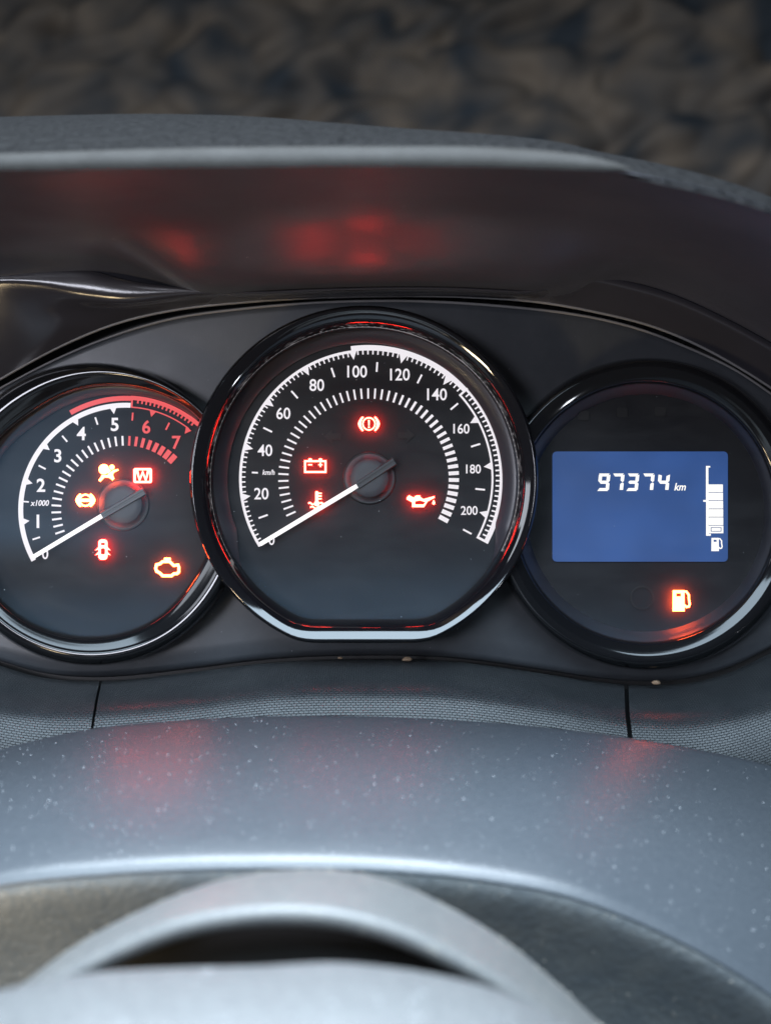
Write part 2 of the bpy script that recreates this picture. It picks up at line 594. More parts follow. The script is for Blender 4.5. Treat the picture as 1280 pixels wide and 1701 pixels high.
# light lip strip, tapering out to the right
XL = np.linspace(-0.20, 0.063, 41)
sl = []
a_ = row(LIP, LD - 0.0015, XL); b_ = row(LIP2, LD + 0.0025, XL)
for t, bul in ((0.0, 0.0), (0.12, 0.0012), (0.5, 0.0020), (0.88, 0.0014), (1.0, 0.0)):
    rr = []
    for k, (p0, p1) in enumerate(zip(a_, b_)):
        f = min(1.0, (XL[-1] - XL[k]) / 0.012) ** 0.5
        q = p0.lerp(p1, 0.5 + (t - 0.5) * f)
        rr.append(q + Vector((0, -0.7, 0.7)) * bul * f)
    sl.append(rr)
loft('lip_strip', sl, 'lip_plastic', hood)

pad = thing('dashboard_pad', 'dark leather-grained dashboard top behind the light lip of the gauge hood', 'dashboard', P(640, 230, 0.35))
pt = row(PADTOP, 0.395, XS)
pf = []
for k, v in enumerate(r_l3):
    wv = min(1.0, max(0.0, (XS[k] - 0.055) / 0.012))
    pf.append((v + Vector((0, 0.001, -0.0005))).lerp(r_l[k] + Vector((0, -0.0022, -0.0020)), wv))
pm = [a.lerp(b, 0.5) + Vector((0, 0, 0.004)) for a, b in zip(pf, pt)]
pm1 = [a.lerp(b, 0.12) + Vector((0, 0, 0.0025 + 0.001 * min(1.0, max(0.0, (a.x - 0.055) / 0.012)))) for a, b in zip(pf, pt)]
pb = [v + Vector((0, 0.03, -0.004)) for v in pt]
pb2 = [v + Vector((0, 0.035, -0.06)) for v in pt]
loft('grained_skin', [pf, pm1, pm, pt, pb, pb2], 'leather_pad', pad)

# ================================================================== SURROUND PANEL
B_PATH = [(-420, 960), (-250, 1010), (-120, 1068), (0, 1108), (60, 1126), (120, 1133), (180, 1133), (300, 1121), (450, 1103), (600, 1097), (750, 1101),
          (900, 1121), (1000, 1136), (1080, 1141), (1150, 1136), (1230, 1112), (1280, 1086), (1400, 1030), (1550, 980), (1720, 940)]
pan = thing('surround_panel', 'satin dark grey panel framing the three round gauges', 'panel', P(640, 1100, 0.418))
DP = 0.4225
top = row(T_PATH, DP, XS); bot = row(dy(B_PATH, -9), DP, XS)
rows = [[Vector((v.x, DP + 0.006, v.z + 0.0006)) for v in top], [v + Vector((0, 0.0008, 0.0002)) for v in top], top]
for t in (0.03, 0.25, 0.5, 0.75, 0.97):
    rows.append([a.lerp(b, t) + Vector((0, 0.0022 * math.sin(math.pi * t) , 0)) for a, b in zip(top, bot)])
rows += [bot, [v + Vector((0, 0.006, -0.001)) for v in bot]]
loft('face_sheet', rows, 'panel_plastic', pan, sub=1)


def bead(name, path, d, r, mat, parent, Xs=XS):
    base = row(path, d, Xs)
    rr = []
    for k in range(9):
        a = math.radians(-100 + 200 * k / 8)
        rr.append([v + Vector((0, -math.cos(a) * r, math.sin(a) * r)) for v in base])
    return loft(name, rr, mat, parent, sub=1)


bead('top_bead', T_PATH, DP - 0.0002, 0.0005, 'bead_plastic', pan)
bead('upper_bead', U_PATH, 0.4200, 0.0005, 'bead_plastic', hood)
# dark shadow gap behind panel edges
gp = [row(dy(T_PATH, 12), 0.429, XS), row(dy(U_PATH, -25), 0.429, XS)]
loft('gap_backing', gp, 'gap_black', pan, sub=0)
gp = [row(dy(B_PATH, -25), 0.429, XS), row(dy(B_PATH, 30), 0.429, XS)]
loft('gap_backing', gp, 'gap_black', pan, sub=0)

# ================================================================== LOWER TRIM (three panels with two seams)
CREST = [(-420, 1090), (-250, 1135), (-120, 1165), (0, 1176), (90, 1182), (160, 1180), (300, 1168), (450, 1149), (600, 1145), (750, 1149), (900, 1168), (1040, 1191),
         (1120, 1196), (1190, 1190), (1280, 1170), (1400, 1140), (1550, 1110), (1720, 1080)]
trim = thing('dashboard_trim', 'woven-grain dark plastic ledge running under the gauges', 'trim', P(640, 1180, 0.40))


def ledge(pa, pb, n):
    """one trim panel between two joints; pa, pb = pixel of the joint at the back edge and at the crest"""
    def xs(i, d):
        return np.linspace((pa[i] - 640) * d / F, (pb[i] - 640) * d / F, n)
    r0 = row(dy(B_PATH, -2), 0.4245, xs(0, 0.4245))
    r1 = row(B_PATH, 0.4195, xs(0, 0.4195))
    rc = row(CREST, 0.392, xs(1, 0.392))
    r2 = [a.lerp(b, 0.35) + Vector((0, 0, 0.0004)) for a, b in zip(r1, rc)]
    r3 = [a.lerp(b, 0.8) + Vector((0, 0, 0.0009)) for a, b in zip(r1, rc)]
    r4 = [v + Vector((0, -0.0022, -0.0022)) for v in rc]
    r5 = [v + Vector((0, -0.0055, -0.0085)) for v in rc]
    r6 = [v + Vector((0, -0.010, -0.022)) for v in rc]
    r7 = [v + Vector((0, -0.012, -0.045)) for v in rc]
    return loft('trim_panel', [r0, r1, r2, r3, rc, r4, r5, r6, r7], 'trim_weave', trim, sub=2)


ledge((-330, -330), (165, 155.5), 19)
ledge((169, 160), (1036, 1038), 43)
ledge((1043, 1045.5), (1620, 1640), 21)
XG = np.linspace(-0.2, 0.2, 41)
gb = [row(dy(B_PATH, 6), 0.4215, XG), [v + Vector((0, 0.002, -0.004)) for v in row(CREST, 0.392, XG)],
      [v + Vector((0, -0.004, -0.04)) for v in row(CREST, 0.392, XG)]]
loft('seam_backing', gb, 'gap_black', trim, sub=1)

# ================================================================== GAUGES
def bezel(parent, spec, mat='gloss_black'):
    loops = []
    for cx, cy, R, fwd, ch in spec:
        loops.append(circ(cx, cy, R, D0 - fwd / 1000.0, chord=ch))
    return ring('bezel', loops, mat, parent)


def smooth_profile(pts, n):
    """Catmull-Rom through the bezel section points"""
    pts = [np.array(p_, float) for p_ in pts]
    q = [2 * pts[0] - pts[1]] + pts + [2 * pts[-1] - pts[-2]]
    out_ = []
    for i in range(1, len(q) - 2):
        for k in range(n):
            t = k / n
            a, b, c, d = q[i - 1], q[i], q[i + 1], q[i + 2]
            out_.append(0.5 * ((2 * b) + (-a + c) * t + (2 * a - 5 * b + 4 * c - d) * t * t + (-a + 3 * b - 3 * c + d) * t**3))
    out_.append(pts[-1])
    return [tuple(v) for v in out_]


def face(parent, cx, cy, R, chord=None, fwd=0.0):
    nr, n = 16, 144
    verts = [P(cx, cy, D0 - fwd)]
    for k in range(1, nr + 1):
        f = k / nr
        verts += circ(cx, cy, R * f, D0 - fwd, chord=None if chord is None else chord * f, k=9.0 * f)
    faces = [(0, 1 + i, 1 + (i + 1) % n) for i in range(n)]
    for k in range(nr - 1):
        b = 1 + k * n
        faces += [(b + i, b + n + i, b + n + (i + 1) % n, b + (i + 1) % n) for i in range(n)]
    o = mesh_obj('dial_face', verts, faces, 'dial_black', parent, False)
    recalc(o)
    if o.data.polygons[0].normal.y > 0:
        o.data.flip_normals()
    return o


def trim_behind_speedometer(o):
    """cut away the piece of a side gauge that would run into the speedometer's ring"""
    bm = bmesh.new(); bm.from_mesh(o.data)
    kill = []
    for f in bm.faces:
        ok = True
        for v in f.verts:
            q = o.matrix_world @ v.co
            px, py = 640 + q.x / q.y * F, 850.5 - q.z / q.y * F
            if math.hypot(px - 604, py - 797) > 280:
                ok = False
                break
        if ok:
            kill.append(f)
    bmesh.ops.delete(bm, geom=kill, context='FACES')
    bm.to_mesh(o.data); bm.free()


def lens(parent, cx, cy, R, chord=None, base=0.0055, curve=0.0085, tilt=0.0):
    """clear cover, hollow towards the driver: its lower part leans up to the light"""
    nr, n = 14, 144
    verts, faces = [], []
    loops = []
    for k in range(nr + 1):
        f = k / nr
        loops.append((f, circ(cx, cy, max(R * f, 0.01), D0, chord=None if chord is None else chord * f, k=max(9.0 * f, 0.01))))
    hh = R * S0
    c0 = P(cx, cy, D0)
    for f, lp in loops:
        for v in lp:
            vz = -(v.z - c0.z) / hh
            vx = (v.x - c0.x) / hh
            fw = base + (curve * vz * vz if vz > 0 else 0.25 * curve * vz * vz) + 0.2 * curve * vx * vx
            s = (D0 - fw) / D0
            verts.append(Vector((v.x * s, D0 - fw, v.z * s)))
    for k in range(nr):
        for j in range(n):
            faces.append((k * n + j, k * n + (j + 1) % n, (k + 1) * n + (j + 1) % n, (k + 1) * n + j))
    o = mesh_obj('cover_lens', verts, faces, 'clear_lens', parent)
    o.data.update()
    if sum(p_.normal.y * p_.area for p_ in o.data.polygons) > 0:
        o.data.flip_normals()
    return o


def needle(parent, pivot, tip, tail, split, wd, hubR, label=None):
    """white pointer with a grey inner arm lying over a round grey hub cap"""
    px, py = pivot
    hub_loops = []
    for R, fw in ((hubR * 1.34, 0.1), (hubR * 1.33, 0.4), (hubR * 1.26, 0.5), (hubR * 1.22, 0.4), (hubR * 1.0, 0.6), (hubR * 0.99, 3.2), (hubR * 0.93, 3.8),
                  (hubR * 0.6, 4.1), (hubR * 0.01, 4.15)):
        hub_loops.append(circ(px, py, R, D0 - fw / 1000, n=64))
    hb = ring('hub_cap', hub_loops[3:], 'hub_grey', parent)
    hc = ring('hub_shade_ring', hub_loops[:4], 'gap_black', parent)  # black ring puts the shade around the hub cap into colour

    def arm(name, a, b, w0, w1, f0, f1, mat, par):
        A, B = Vector(a), Vector(b)
        d = (B - A).normalized(); nrm = Vector((-d.y, d.x))
        pr = [(-1, 0.0), (-0.75, 1.0), (-0.25, 1.0), (-0.18, 0.75), (0.18, 0.75), (0.25, 1.0), (0.75, 1.0), (1, 0.0)] if mat == 'needle_grey' else \
             [(-1, 0.0), (-0.8, 0.85), (-0.4, 1.0), (0.4, 1.0), (0.8, 0.85), (1, 0.0)]
        vs, fs = [], []
        for e, wd_ in ((A, w0), (B, w1)):
            for u, h in pr:
                q = e + nrm * (u * wd_ / 2)
                vs.append(P(q.x, q.y, D0 - (f0 + (f1 - f0) * h) / 1000))
        k = len(pr)
        for i in range(k):
            fs.append((i, (i + 1) % k, k + (i + 1) % k, k + i))
        fs.append(tuple(range(k))); fs.append(tuple(range(2 * k - 1, k - 1, -1)))
        o = mesh_obj(name, vs, fs, mat, par, False)
        recalc(o)
        return o
    nd = arm('needle', tip, split, wd * 0.92, wd, 3.4, 4.6, 'needle_white', parent)
    arm('arm', split, tail, wd * 1.75, wd * 1.9, 3.6, 5.2, 'needle_grey', nd)
    return nd


def scale_pieces(fn, v0, v1, step, r0, r1, wpx, skip=None):
    out_ = []
    v = v0
    while v <= v1 + 1e-6:
        if skip is None or not skip(v):
            a = math.radians(fn(v))
            c, s = math.cos(a), math.sin(a)
            h = wpx / 2
            out_.append([[(r0 * c - h * s, r0 * s + h * c), (r0 * c + h * s, r0 * s - h * c), (r1 * c + h * s, r1 * s - h * c), (r1 * c - h * s, r1 * s + h * c)]])
        v += step
    return out_


def tri_mark(ang, r_out, r_in, half):
    a = math.radians(ang); c, s = math.cos(a), math.sin(a)
    return [[(r_out * c - half * s, r_out * s + half * c), (r_out * c + half * s, r_out * s - half * c), (r_in * c, r_in * s)]]


def ticks(parent, cx, cy, fn, vals, r0, r1, wfn, matfn, name='tick_mark'):
    cache = {}
    for v in vals:
        wpx = round(wfn(v), 1)
        mt = matfn(v)
        key = (wpx, mt)
        a = math.radians(fn(v))
        if key not in cache:
            vv, ff = poly_mesh([[[(r0, -wpx / 2), (r1, -wpx / 2), (r1, wpx / 2), (r0, wpx / 2)]]], (D0 - 0.0006) / F)
            me = bpy.data.meshes.new(name); me.from_pydata(vv, [], ff); me.materials.append(MATS[mt])
            cache[key] = me
        o = bpy.data.objects.new(name, cache[key])
        o.location = P(cx, cy, D0 - 0.0006)
        o.rotation_euler = (0, -a, 0)
        link(o, parent)


ICON_FWD = 0.0024


def icon(polys, px, py, mat, parent, label, scale=1.0):
    o = glyph('warning_light', polys, px, py, mat, parent, fwd=ICON_FWD, scale=scale, thick=0.0001)
    o['label'] = label
    return o


# icon drawings, in photo pixels about their centre, y up
def ic_brake():
    out_ = [stroke(arc(0, 0, 10.2, 0, 337.5, 16), 2.4, True)]
    out_ += [[[(-1.6, 6.6), (1.6, 6.6), (1.1, -3), (-1.1, -3)]], disc(0, -5.6, 1.6, 10)]
    for s in (1, -1):
        a = arc(0, 0, 15.0, -48, 48, 12)
        b = arc(0, 0, 15.2, 44, -44, 12)
        outer = [(s * (x + (3.4 * (1 - abs(y) / 14.0))), y * 1.12) for x, y in a]
        inner = [(s * (x - 2.6), y * 1.02) for x, y in b]
        out_.append([outer + inner])
    return out_


def ic_abs():
    out_ = [stroke(arc(0, 0, 9.4, 0, 337.5, 16), 2.8, True), [[(-9.5, -2.6), (9.5, -2.6), (9.5, 2.6), (-9.5, 2.6)]]]
    for s in (1, -1):
        a = arc(0, 0, 13.5, -52, 52, 12)
        b = arc(0, 0, 13.7, 46, -46, 12)
        out_.append([[(s * (x + 3.2 * (1 - abs(y) / 14)), y * 1.05) for x, y in a] + [(s * (x - 3.0), y) for x, y in b]])
    return out_


def ic_battery():
    return [stroke([(-17, -10), (17, -10), (17, 8), (-17, 8)], 3.2, True),
            [[(-12, 9), (-5, 9), (-6, 12.5), (-11, 12.5)]], [[(5, 9), (12, 9), (11, 12.5), (6, 12.5)]],
            [[(-12, 1), (-5, 1), (-5, 3.2), (-12, 3.2)]],
            [[(5, 1), (12, 1), (12, 3.2), (5, 3.2)]], [[(7.4, -1.8), (9.6, -1.8), (9.6, 5.8), (7.4, 5.8)]]]


def ic_temp():
    out_ = [[[(-2.6, 12.5), (-1.5, 14), (1.5, 14), (2.6, 12.5), (2.6, -4), (-2.6, -4)]], disc(0, -6.5, 4.6)]
    for y in (10.5, 6.0, 1.5):
        out_.append([[(2.5, y - 1.2), (8.2, y - 1.2), (8.2, y + 1.2), (2.5, y + 1.2)]])
    for s in (-1, 1):
        out_.append(stroke([(s * 5 + t * 2.6 - (0 if s > 0 else 9), -6.5 + 1.7 * math.sin(t * 1.7)) for t in (0, 0.7, 1.4, 2.1, 2.8, 3.5)], 2.6))
    out_.append(stroke([(-11 + t * 3.4, -13 + 1.7 * math.sin(t * 1.7)) for t in (0, 0.7, 1.4, 2.1, 2.8, 3.5, 4.2, 4.9, 5.6, 6.3)], 2.4))
    return out_


def ic_oil():
    return [[[(-23.5, 6), (-20, 9.5), (-11, 5), (-11, 7.2), (-8, 9), (-1, 9), (-1, 6.5), (4, 3), (22, 8), (23, 5.4), (11, -1), (5, -10.5), (-15, -10.5), (-15, -2.5), (-24, 2.5)],
             [(-10, -1), (-9.5, -6), (4, -6), (7, -2), (2, -0.5), (-2, 0.8)]],
            [[(21, 2), (23.4, -2.5), (23, -5.5), (20.8, -6.4), (18.6, -5.2), (18.6, -2.5)]]]


def ic_airbag():
    out_ = [disc(-7, 6.5, 8.6, 22), disc(6.5, 10, 4.2, 16)]
    out_.append([[(-16, -12), (-11, -5), (-11, -3), (-1, -3), (4, 2), (8, 5), (16, 7), (17.5, 4.8), (9.5, 1), (8, -3), (10.5, -9), (7.5, -12), (2, -7.5), (-6, -7), (-12.5, -14)]])
    out_.append(stroke([(-1, 0.5), (3.5, 6)], 4))
    return out_


def ic_zigzag():
    out_ = [[rrect(-15.5, -12.5, 15.5, 12.5, 3.5), rrect(-11.4, -8.8, 11.4, 8.8, 0.8)[::-1]]]
    out_.append(stroke([(-9.5, 8.6), (-5, -7.2), (0, 5.6), (5, -7.2), (9.5, 8.6)], 4.4))
    return out_


def ic_door():
    out_ = [[rrect(-7.6, -17, 7.6, 17, 5.5), rrect(-3.2, 7.4, 3.2, 11.4, 1)[::-1], rrect(-3.4, -8, 3.4, 2.2, 2.2)[::-1]]]
    for s in (-1, 1):
        for y in (1.5, -6.5):
            t = [(s * 6.5, y + 4), (s * 13, y - 3), (s * 6.5, y - 1.2)]
            out_.append([t if s < 0 else t[::-1]])
    return out_


def ic_engine():
    body = [(-17, 6), (-12, 7), (-7, 11), (5, 11), (9, 7), (12, 4.5), (18.5, 5.5), (20, 2), (20, -6), (17, -9), (12, -9), (8, -12.5), (-7, -12.5), (-12, -7.5), (-17, -5), (-18.5, 0)]
    return [stroke(body, 4.4, True), [[(-5, 14), (-4, 17.5), (6, 17.5), (7, 14)]], [[(-1.8, 11), (3, 11), (3, 15), (-1.8, 15)]]]


def ic_pump(s=1.0):
    out_ = [[[(-14.5, -17.5), (5.5, -17.5), (5.5, -13), (5, 17.5), (-14, 17.5)][::1], [(-8.5, 12.5), (-0.5, 12.5), (-0.5, 7), (-8.5, 7)]]]
    out_.append(stroke([(4, 15.5), (8.5, 15), (12.5, 9.5), (12.5, 3), (14, -5.5), (12.5, -9.5), (8.5, -10.5), (5, -7)], 3.2))
    return [[[(x * s, y * s) for x, y in lp] for lp in pc] for pc in out_]


def ic_arrow(s):
    p_ = [(-15, 0), (-2, 11), (-2, 5), (13, 5), (13, -5), (-2, -5), (-2, -11)]
    return [[[(s * x, y) for x, y in p_]]]


# ------------------------------------------------------------------ speedometer
CXS, CYS = 612, 795
sp = thing('speedometer', 'large middle speedometer with flat-bottomed glossy black ring', 'gauge', P(606, 798, D0))
face(sp, 606, 798, 256, chord=236)
spec = [(606, 798, 251, 2.5, 231), (606, 798, 251.3, 7, 231.5), (606, 798, 253, 10.5, 233), (605.6, 798, 256.5, 13.2, 236), (605.2, 797.5, 261, 15.2, 240), (604.9, 797.5, 266, 16.5, 244.5), (604.7, 797, 270.5, 17.3, 248.4),
        (604.6, 797, 272.4, 17.5, 249.6), (604.5, 797, 273.2, 17.62, 250.4), (604, 797, 284, 18.62, 264.6), (604, 797, 285, 18.68, 265.6), (604, 797, 287.5, 18.2, 269), (604, 797, 289.5, 16.5, 271), (604, 797, 289.8, 13, 271.3), (604, 797, 287, -6, 269)]
bezel(sp, spec)


def sp_ring(k, fwd):
    """arc just inside the speedometer's wall, narrowing to nothing at both ends of the scale"""
    pts = []
    for i in range(100):
        a = -33 + 249 * i / 99
        tp = max(0.02, min(1.0, (a + 33) / 14, (216 - a) / 14))
        R_ = 251.5 - k * tp
        pts.append(P(606 + R_ * math.cos(math.radians(a)), 798 - R_ * math.sin(math.radians(a)), D0 - fwd * (0.25 + 0.75 * tp)))
    return pts


ring('chapter_ring', [sp_ring(23.5, 0.0009), sp_ring(20.5, 0.0017), sp_ring(1.5, 0.0042), sp_ring(0, 0.0042)], 'chapter_grey', sp, closed=False)
lens(sp, 606, 798, 250.5, chord=230.5)


def vs(v):
    return 211.2 - 1.1405 * v


left_ = [band(210.5, 215, vs(0) + 0.6, vs(100), 60)]
left_ += scale_pieces(vs, 2, 98, 2, 204.5, 211, 2.3, lambda v: abs(v / 20 - round(v / 20)) < 0.01)
left_ += scale_pieces(vs, 0, 0, 2, 202, 214, 6)
left_ += [tri_mark(vs(v), 211, 198, 6) for v in (20, 40, 60, 80)]
mid_ = [band(213, 222, vs(99.5), vs(148), 40)]
mid_ += scale_pieces(vs, 102, 146, 2, 206.5, 213.5, 2.4, lambda v: abs(v / 20 - round(v / 20)) < 0.01)
mid_ += [tri_mark(vs(v), 213.5, 199, 6.5) for v in (100, 120, 140)]
right_ = [band(217.5, 225.5, vs(148), vs(210), 50), band(204, 207.2, vs(148), vs(210), 50)]
right_ += scale_pieces(vs, 150, 208, 2, 211, 218, 2.6)
right_ += [tri_mark(vs(v), 205, 192, 6.5) for v in (160, 180, 200)]
right_ += scale_pieces(vs, 210, 210, 2, 204, 225.5, 4)
right_ += scale_pieces(vs, 148, 148, 2, 204, 222, 3.5)
for pc in (left_, mid_, right_):
    glyph('scale_band', pc, CXS, CYS, 'print_white', sp)
ticks(sp, CXS, CYS, vs, range(6, 211, 4), 133, 150, lambda v: 3.0 + max(0, v - 110) / 100 * 4.4, lambda v: 'print_white')
ticks(sp, CXS, CYS, vs, [10, 50, 70, 90, 110, 130, 150, 170, 190, 210], 178, 194, lambda v: 3.0, lambda v: 'print_white', 'half_tick')
ticks(sp, CXS, CYS, vs, [30], 184, 194, lambda v: 2.8, lambda v: 'print_white', 'half_tick')
for tx, x, y, h in (('20', 434, 820, 19.5), ('40', 440, 748, 19.5), ('60', 470.5, 686.5, 19.5), ('80', 526, 639.5, 20), ('100', 593, 617, 20), ('120', 664, 622, 20),
                    ('140', 725.5, 655, 20), ('160', 766, 712, 16.5), ('180', 786, 779, 15), ('200', 779, 848, 15)):
    text_obj(tx, x, y, h, 'print_white', sp, weight=0.012, squash=0.92)
text_obj('0', 451, 897, 17, 'print_white', sp, weight=0.008, squash=0.9)
text_obj('km/h', 446, 784.5, 8.5, 'print_white', sp, name='unit_text', weight=0.02, shear=0.2, squash=0.86)
needle(sp, (613, 794), (432, 904), (655, 766), (593, 807), 7.8, 33)
icon(ic_brake(), 612.5, 704, 'lamp_red', sp, 'red lit brake warning light, exclamation mark in a circle')
icon(ic_battery(), 523.5, 774, 'lamp_red', sp, 'red lit battery warning light')
icon(ic_temp(), 526, 830, 'lamp_red', sp, 'red lit coolant thermometer light, half hidden by the needle')
icon(ic_oil(), 699, 832, 'lamp_red', sp, 'red lit oil can warning light')
glyph('turn_arrow', ic_arrow(1), 553, 725, 'ghost_print', sp, fwd=0.0006)
glyph('turn_arrow', ic_arrow(-1), 674, 723, 'ghost_print', sp, fwd=0.0006)

# ------------------------------------------------------------------ tachometer
CXT, CYT = 208.5, 847
ta = thing('tachometer', 'round rev counter with red band, left of the speedometer', 'gauge', P(150, 856, D0))
EGG = [(-120, 203), (-90, 202), (-60, 202), (-28, 200), (0, 212), (20, 229), (44, 240), (58, 232), (71, 223), (90, 211), (104, 202), (116, 195), (141, 194), (165, 198), (190, 203), (223, 205),
       (250, 203), (270, 202)]


def egg(t, d, n=144, a0=-90, a1=270, inset=None, closed=True):
    """outline of the rev counter's opening (t = 0, wider at the upper right) morphing into the round rim (t = 1)"""
    pts = []
    for i in range(n):
        a = a0 + (a1 - a0) * i / (n if closed else n - 1)
        r0 = float(cubic([e[0] for e in EGG], [e[1] for e in EGG], [a])[0])
        if inset is not None:
            r0 -= inset(a)
        r = r0 + (252.0 - r0) * t
        pts.append(P(151 + 3 * t + r * math.cos(math.radians(a)), 856 - 2 * t - r * math.sin(math.radians(a)), d))
    return pts


fv, ff_ = [P(151, 856, D0)], []
for k in range(1, 17):
    f = k / 16
    fv += [P(151, 856, D0).lerp(q, f * 1.02) for q in egg(0, D0)]
ff_ = [(0, 1 + i, 1 + (i + 1) % 144) for i in range(144)]
for k in range(15):
    b0_ = 1 + k * 144
    ff_ += [(b0_ + i, b0_ + 144 + i, b0_ + 144 + (i + 1) % 144, b0_ + (i + 1) % 144) for i in range(144)]
fo = mesh_obj('dial_face', fv, ff_, 'dial_black', ta, False)
recalc(fo)
if fo.data.polygons[0].normal.y > 0:
    fo.data.flip_normals()
spec = smooth_profile([(0, 2.5), (0.015, 6.5), (0.06, 9.6), (0.14, 11.0), (0.32, 12.0), (0.52, 12.95)], 4)
spec += smooth_profile([(0.54, 13.2), (0.70, 13.3), (0.86, 12.0), (0.96, 8.0), (1.0, 0), (1.0, -6)], 3)
ring('bezel', [egg(t, D0 - f / 1000) for t, f in spec], 'ring_black', ta)


def ins(k):
    return lambda a: k * float(np.interp(a, [40, 58, 76, 100, 205], [4, 8, 13, 17, 17]))


ring('chapter_ring', [egg(0, D0 - fw, 90, 42, 205, ins(kk), False) for kk, fw in ((1.0, 0.0008), (0.9, 0.0014), (0.05, 0.0042), (-0.05, 0.0042))], 'chapter_grey', ta, closed=False)
# clear cover
lv = []
for k in range(15):
    f = k / 14
    for q0 in egg(0, D0):
        q = P(151, 856, D0).lerp(q0, max(f, 0.0005) * 0.995)
        vz = -(q.z - P(151, 856, D0).z) / (204 * S0)
        fw = 0.0052 + (0.0075 if vz > 0 else 0.002) * vz * vz
        lv.append(Vector((q.x * (D0 - fw) / D0, D0 - fw, q.z * (D0 - fw) / D0)))
lo = mesh_obj('cover_lens', lv, [(k * 144 + j, k * 144 + (j + 1) % 144, (k + 1) * 144 + (j + 1) % 144, (k + 1) * 144 + j) for k in range(14) for j in range(144)], 'clear_lens', ta)
lo.data.update()
if sum(p_.normal.y * p_.area for p_ in lo.data.polygons) > 0:
    lo.data.flip_normals()


def vt(v):
    return 208.9 - 22.4 * v


wt = [band(170, 178, vt(0), vt(5.43), 80)] + [tri_mark(vt(v), 171, 160.5, 5.5) for v in (1, 2, 3, 4, 5)]
glyph('scale_band', wt, CXT, CYT, 'print_white', ta)
rt = [band(181.5, 189.5, 119.5, vt(5.43), 30), band(183, 190, vt(5.43), vt(7.12), 30), band(170, 172, vt(5.45), vt(7.0), 30)]
rt += scale_pieces(vt, 5.46, 5.47, 1, 171, 184, 3)
rt += scale_pieces(vt, 5.6, 7.0, 0.1, 178, 184, 2.6)
rt += [tri_mark(vt(v), 171, 160.5, 5.5) for v in (6, 7)]
glyph('redline_band', rt, CXT, CYT, 'print_red', ta)
ticks(ta, CXT, CYT, vt, [0.45 + 0.25 * k for k in range(28)], 107, 123, lambda v: 3.2 if v < 5.4 else 3.6 + (v - 5.4) * 3.0,
      lambda v: 'print_white' if v < 5.4 else 'print_red')
ticks(ta, CXT, CYT, vt, [0.5, 2.5, 3.5, 4.5], 149, 162, lambda v: 2.8, lambda v: 'print_white', 'half_tick')
ticks(ta, CXT, CYT, vt, [1.5], 161, 171, lambda v: 2.4, lambda v: 'print_white', 'half_tick')
ticks(ta, CXT, CYT, vt, [5.5, 6.5], 149, 162, lambda v: 2.8, lambda v: 'print_red', 'half_tick')
for tx, x, y, mt in (('1', 63, 866, 'print_white'), ('2', 68, 806, 'print_white'), ('3', 96, 757, 'print_white'), ('4', 135, 720, 'print_white'), ('5', 190.5, 705, 'print_white'),
                     ('6', 243, 709, 'print_red'), ('7', 293, 735, 'print_red')):
    text_obj(tx, x, y, 22.3, mt, ta, weight=0.022, squash=0.98)
text_obj('0', 75, 920, 18, 'print_white', ta, weight=0.01, squash=0.9)
text_obj('x1000', 66, 835.5, 9.5, 'print_white', ta, name='unit_text', weight=0.02, shear=0.2, squash=0.9)
needle(ta, (204, 838), (53, 926.5), (239, 816), (169, 857), 7.6, 33)
icon(ic_airbag(), 179.5, 786, 'lamp_amber', ta, 'amber lit airbag warning light')
icon(ic_zigzag(), 237, 790, 'lamp_red', ta, 'red lit rectangular zigzag warning light')
icon(ic_abs(), 142, 831, 'lamp_amber', ta, 'amber lit round brake warning light')
icon(ic_door(), 171, 913, 'lamp_red', ta, 'red lit open door warning light')
icon(ic_engine(), 277, 944, 'lamp_amber', ta, 'amber lit engine warning light')

# ------------------------------------------------------------------ display gauge
di = thing('display_gauge', 'round gauge with blue screen, right of the speedometer', 'gauge', P(1072, 854, D0))
face(di, 1072, 852, 220)
spec = smooth_profile([(1072, 852, 214, 2.5, 0), (1072, 852, 214.6, 6.5, 0), (1072, 852, 216.6, 9.6, 0), (1072, 852, 219.8, 11.0, 0), (1073, 852.5, 227.5, 12.05, 0), (1073, 853, 236, 12.95, 0)], 4)
spec += smooth_profile([(1073, 853, 238, 13.0, 0), (1074, 853, 246, 13.2, 0), (1074, 854, 253, 11.8, 0), (1075, 854, 258, 7.5, 0), (1075, 854, 260, 0, 0), (1075, 854, 260, -6, 0)], 3)
ring('bezel', [circ(a, b, c, D0 - d / 1000) for a, b, c, d, _ in spec], 'ring_black', di)
ring('chapter_ring', [circ(1072, 852, R_, D0 - f_ / 1000) for R_, f_ in ((197, -0.1), (197.6, 0.02), (198.3, 0.17), (200, 0.55), (206, 1.9), (212, 3.25), (214.5, 3.8))], 'ring_satin', di)
lens(di, 1072, 852, 214, base=0.0052, curve=0.006)
scr = glyph('display_screen', [[rrect(-145.5, -91.5, 145.5, 91.5, 7)]], 1062.5, 841.5, 'screen_blue', di, fwd=0.0004, thick=0.0003)
bpy.context.view_layer.update()
scr['label'] = 'lit blue screen showing the odometer'

SEG = {'9': 'abcdfg', '7': 'abc', '3': 'abcdg', '4': 'bcfg'}


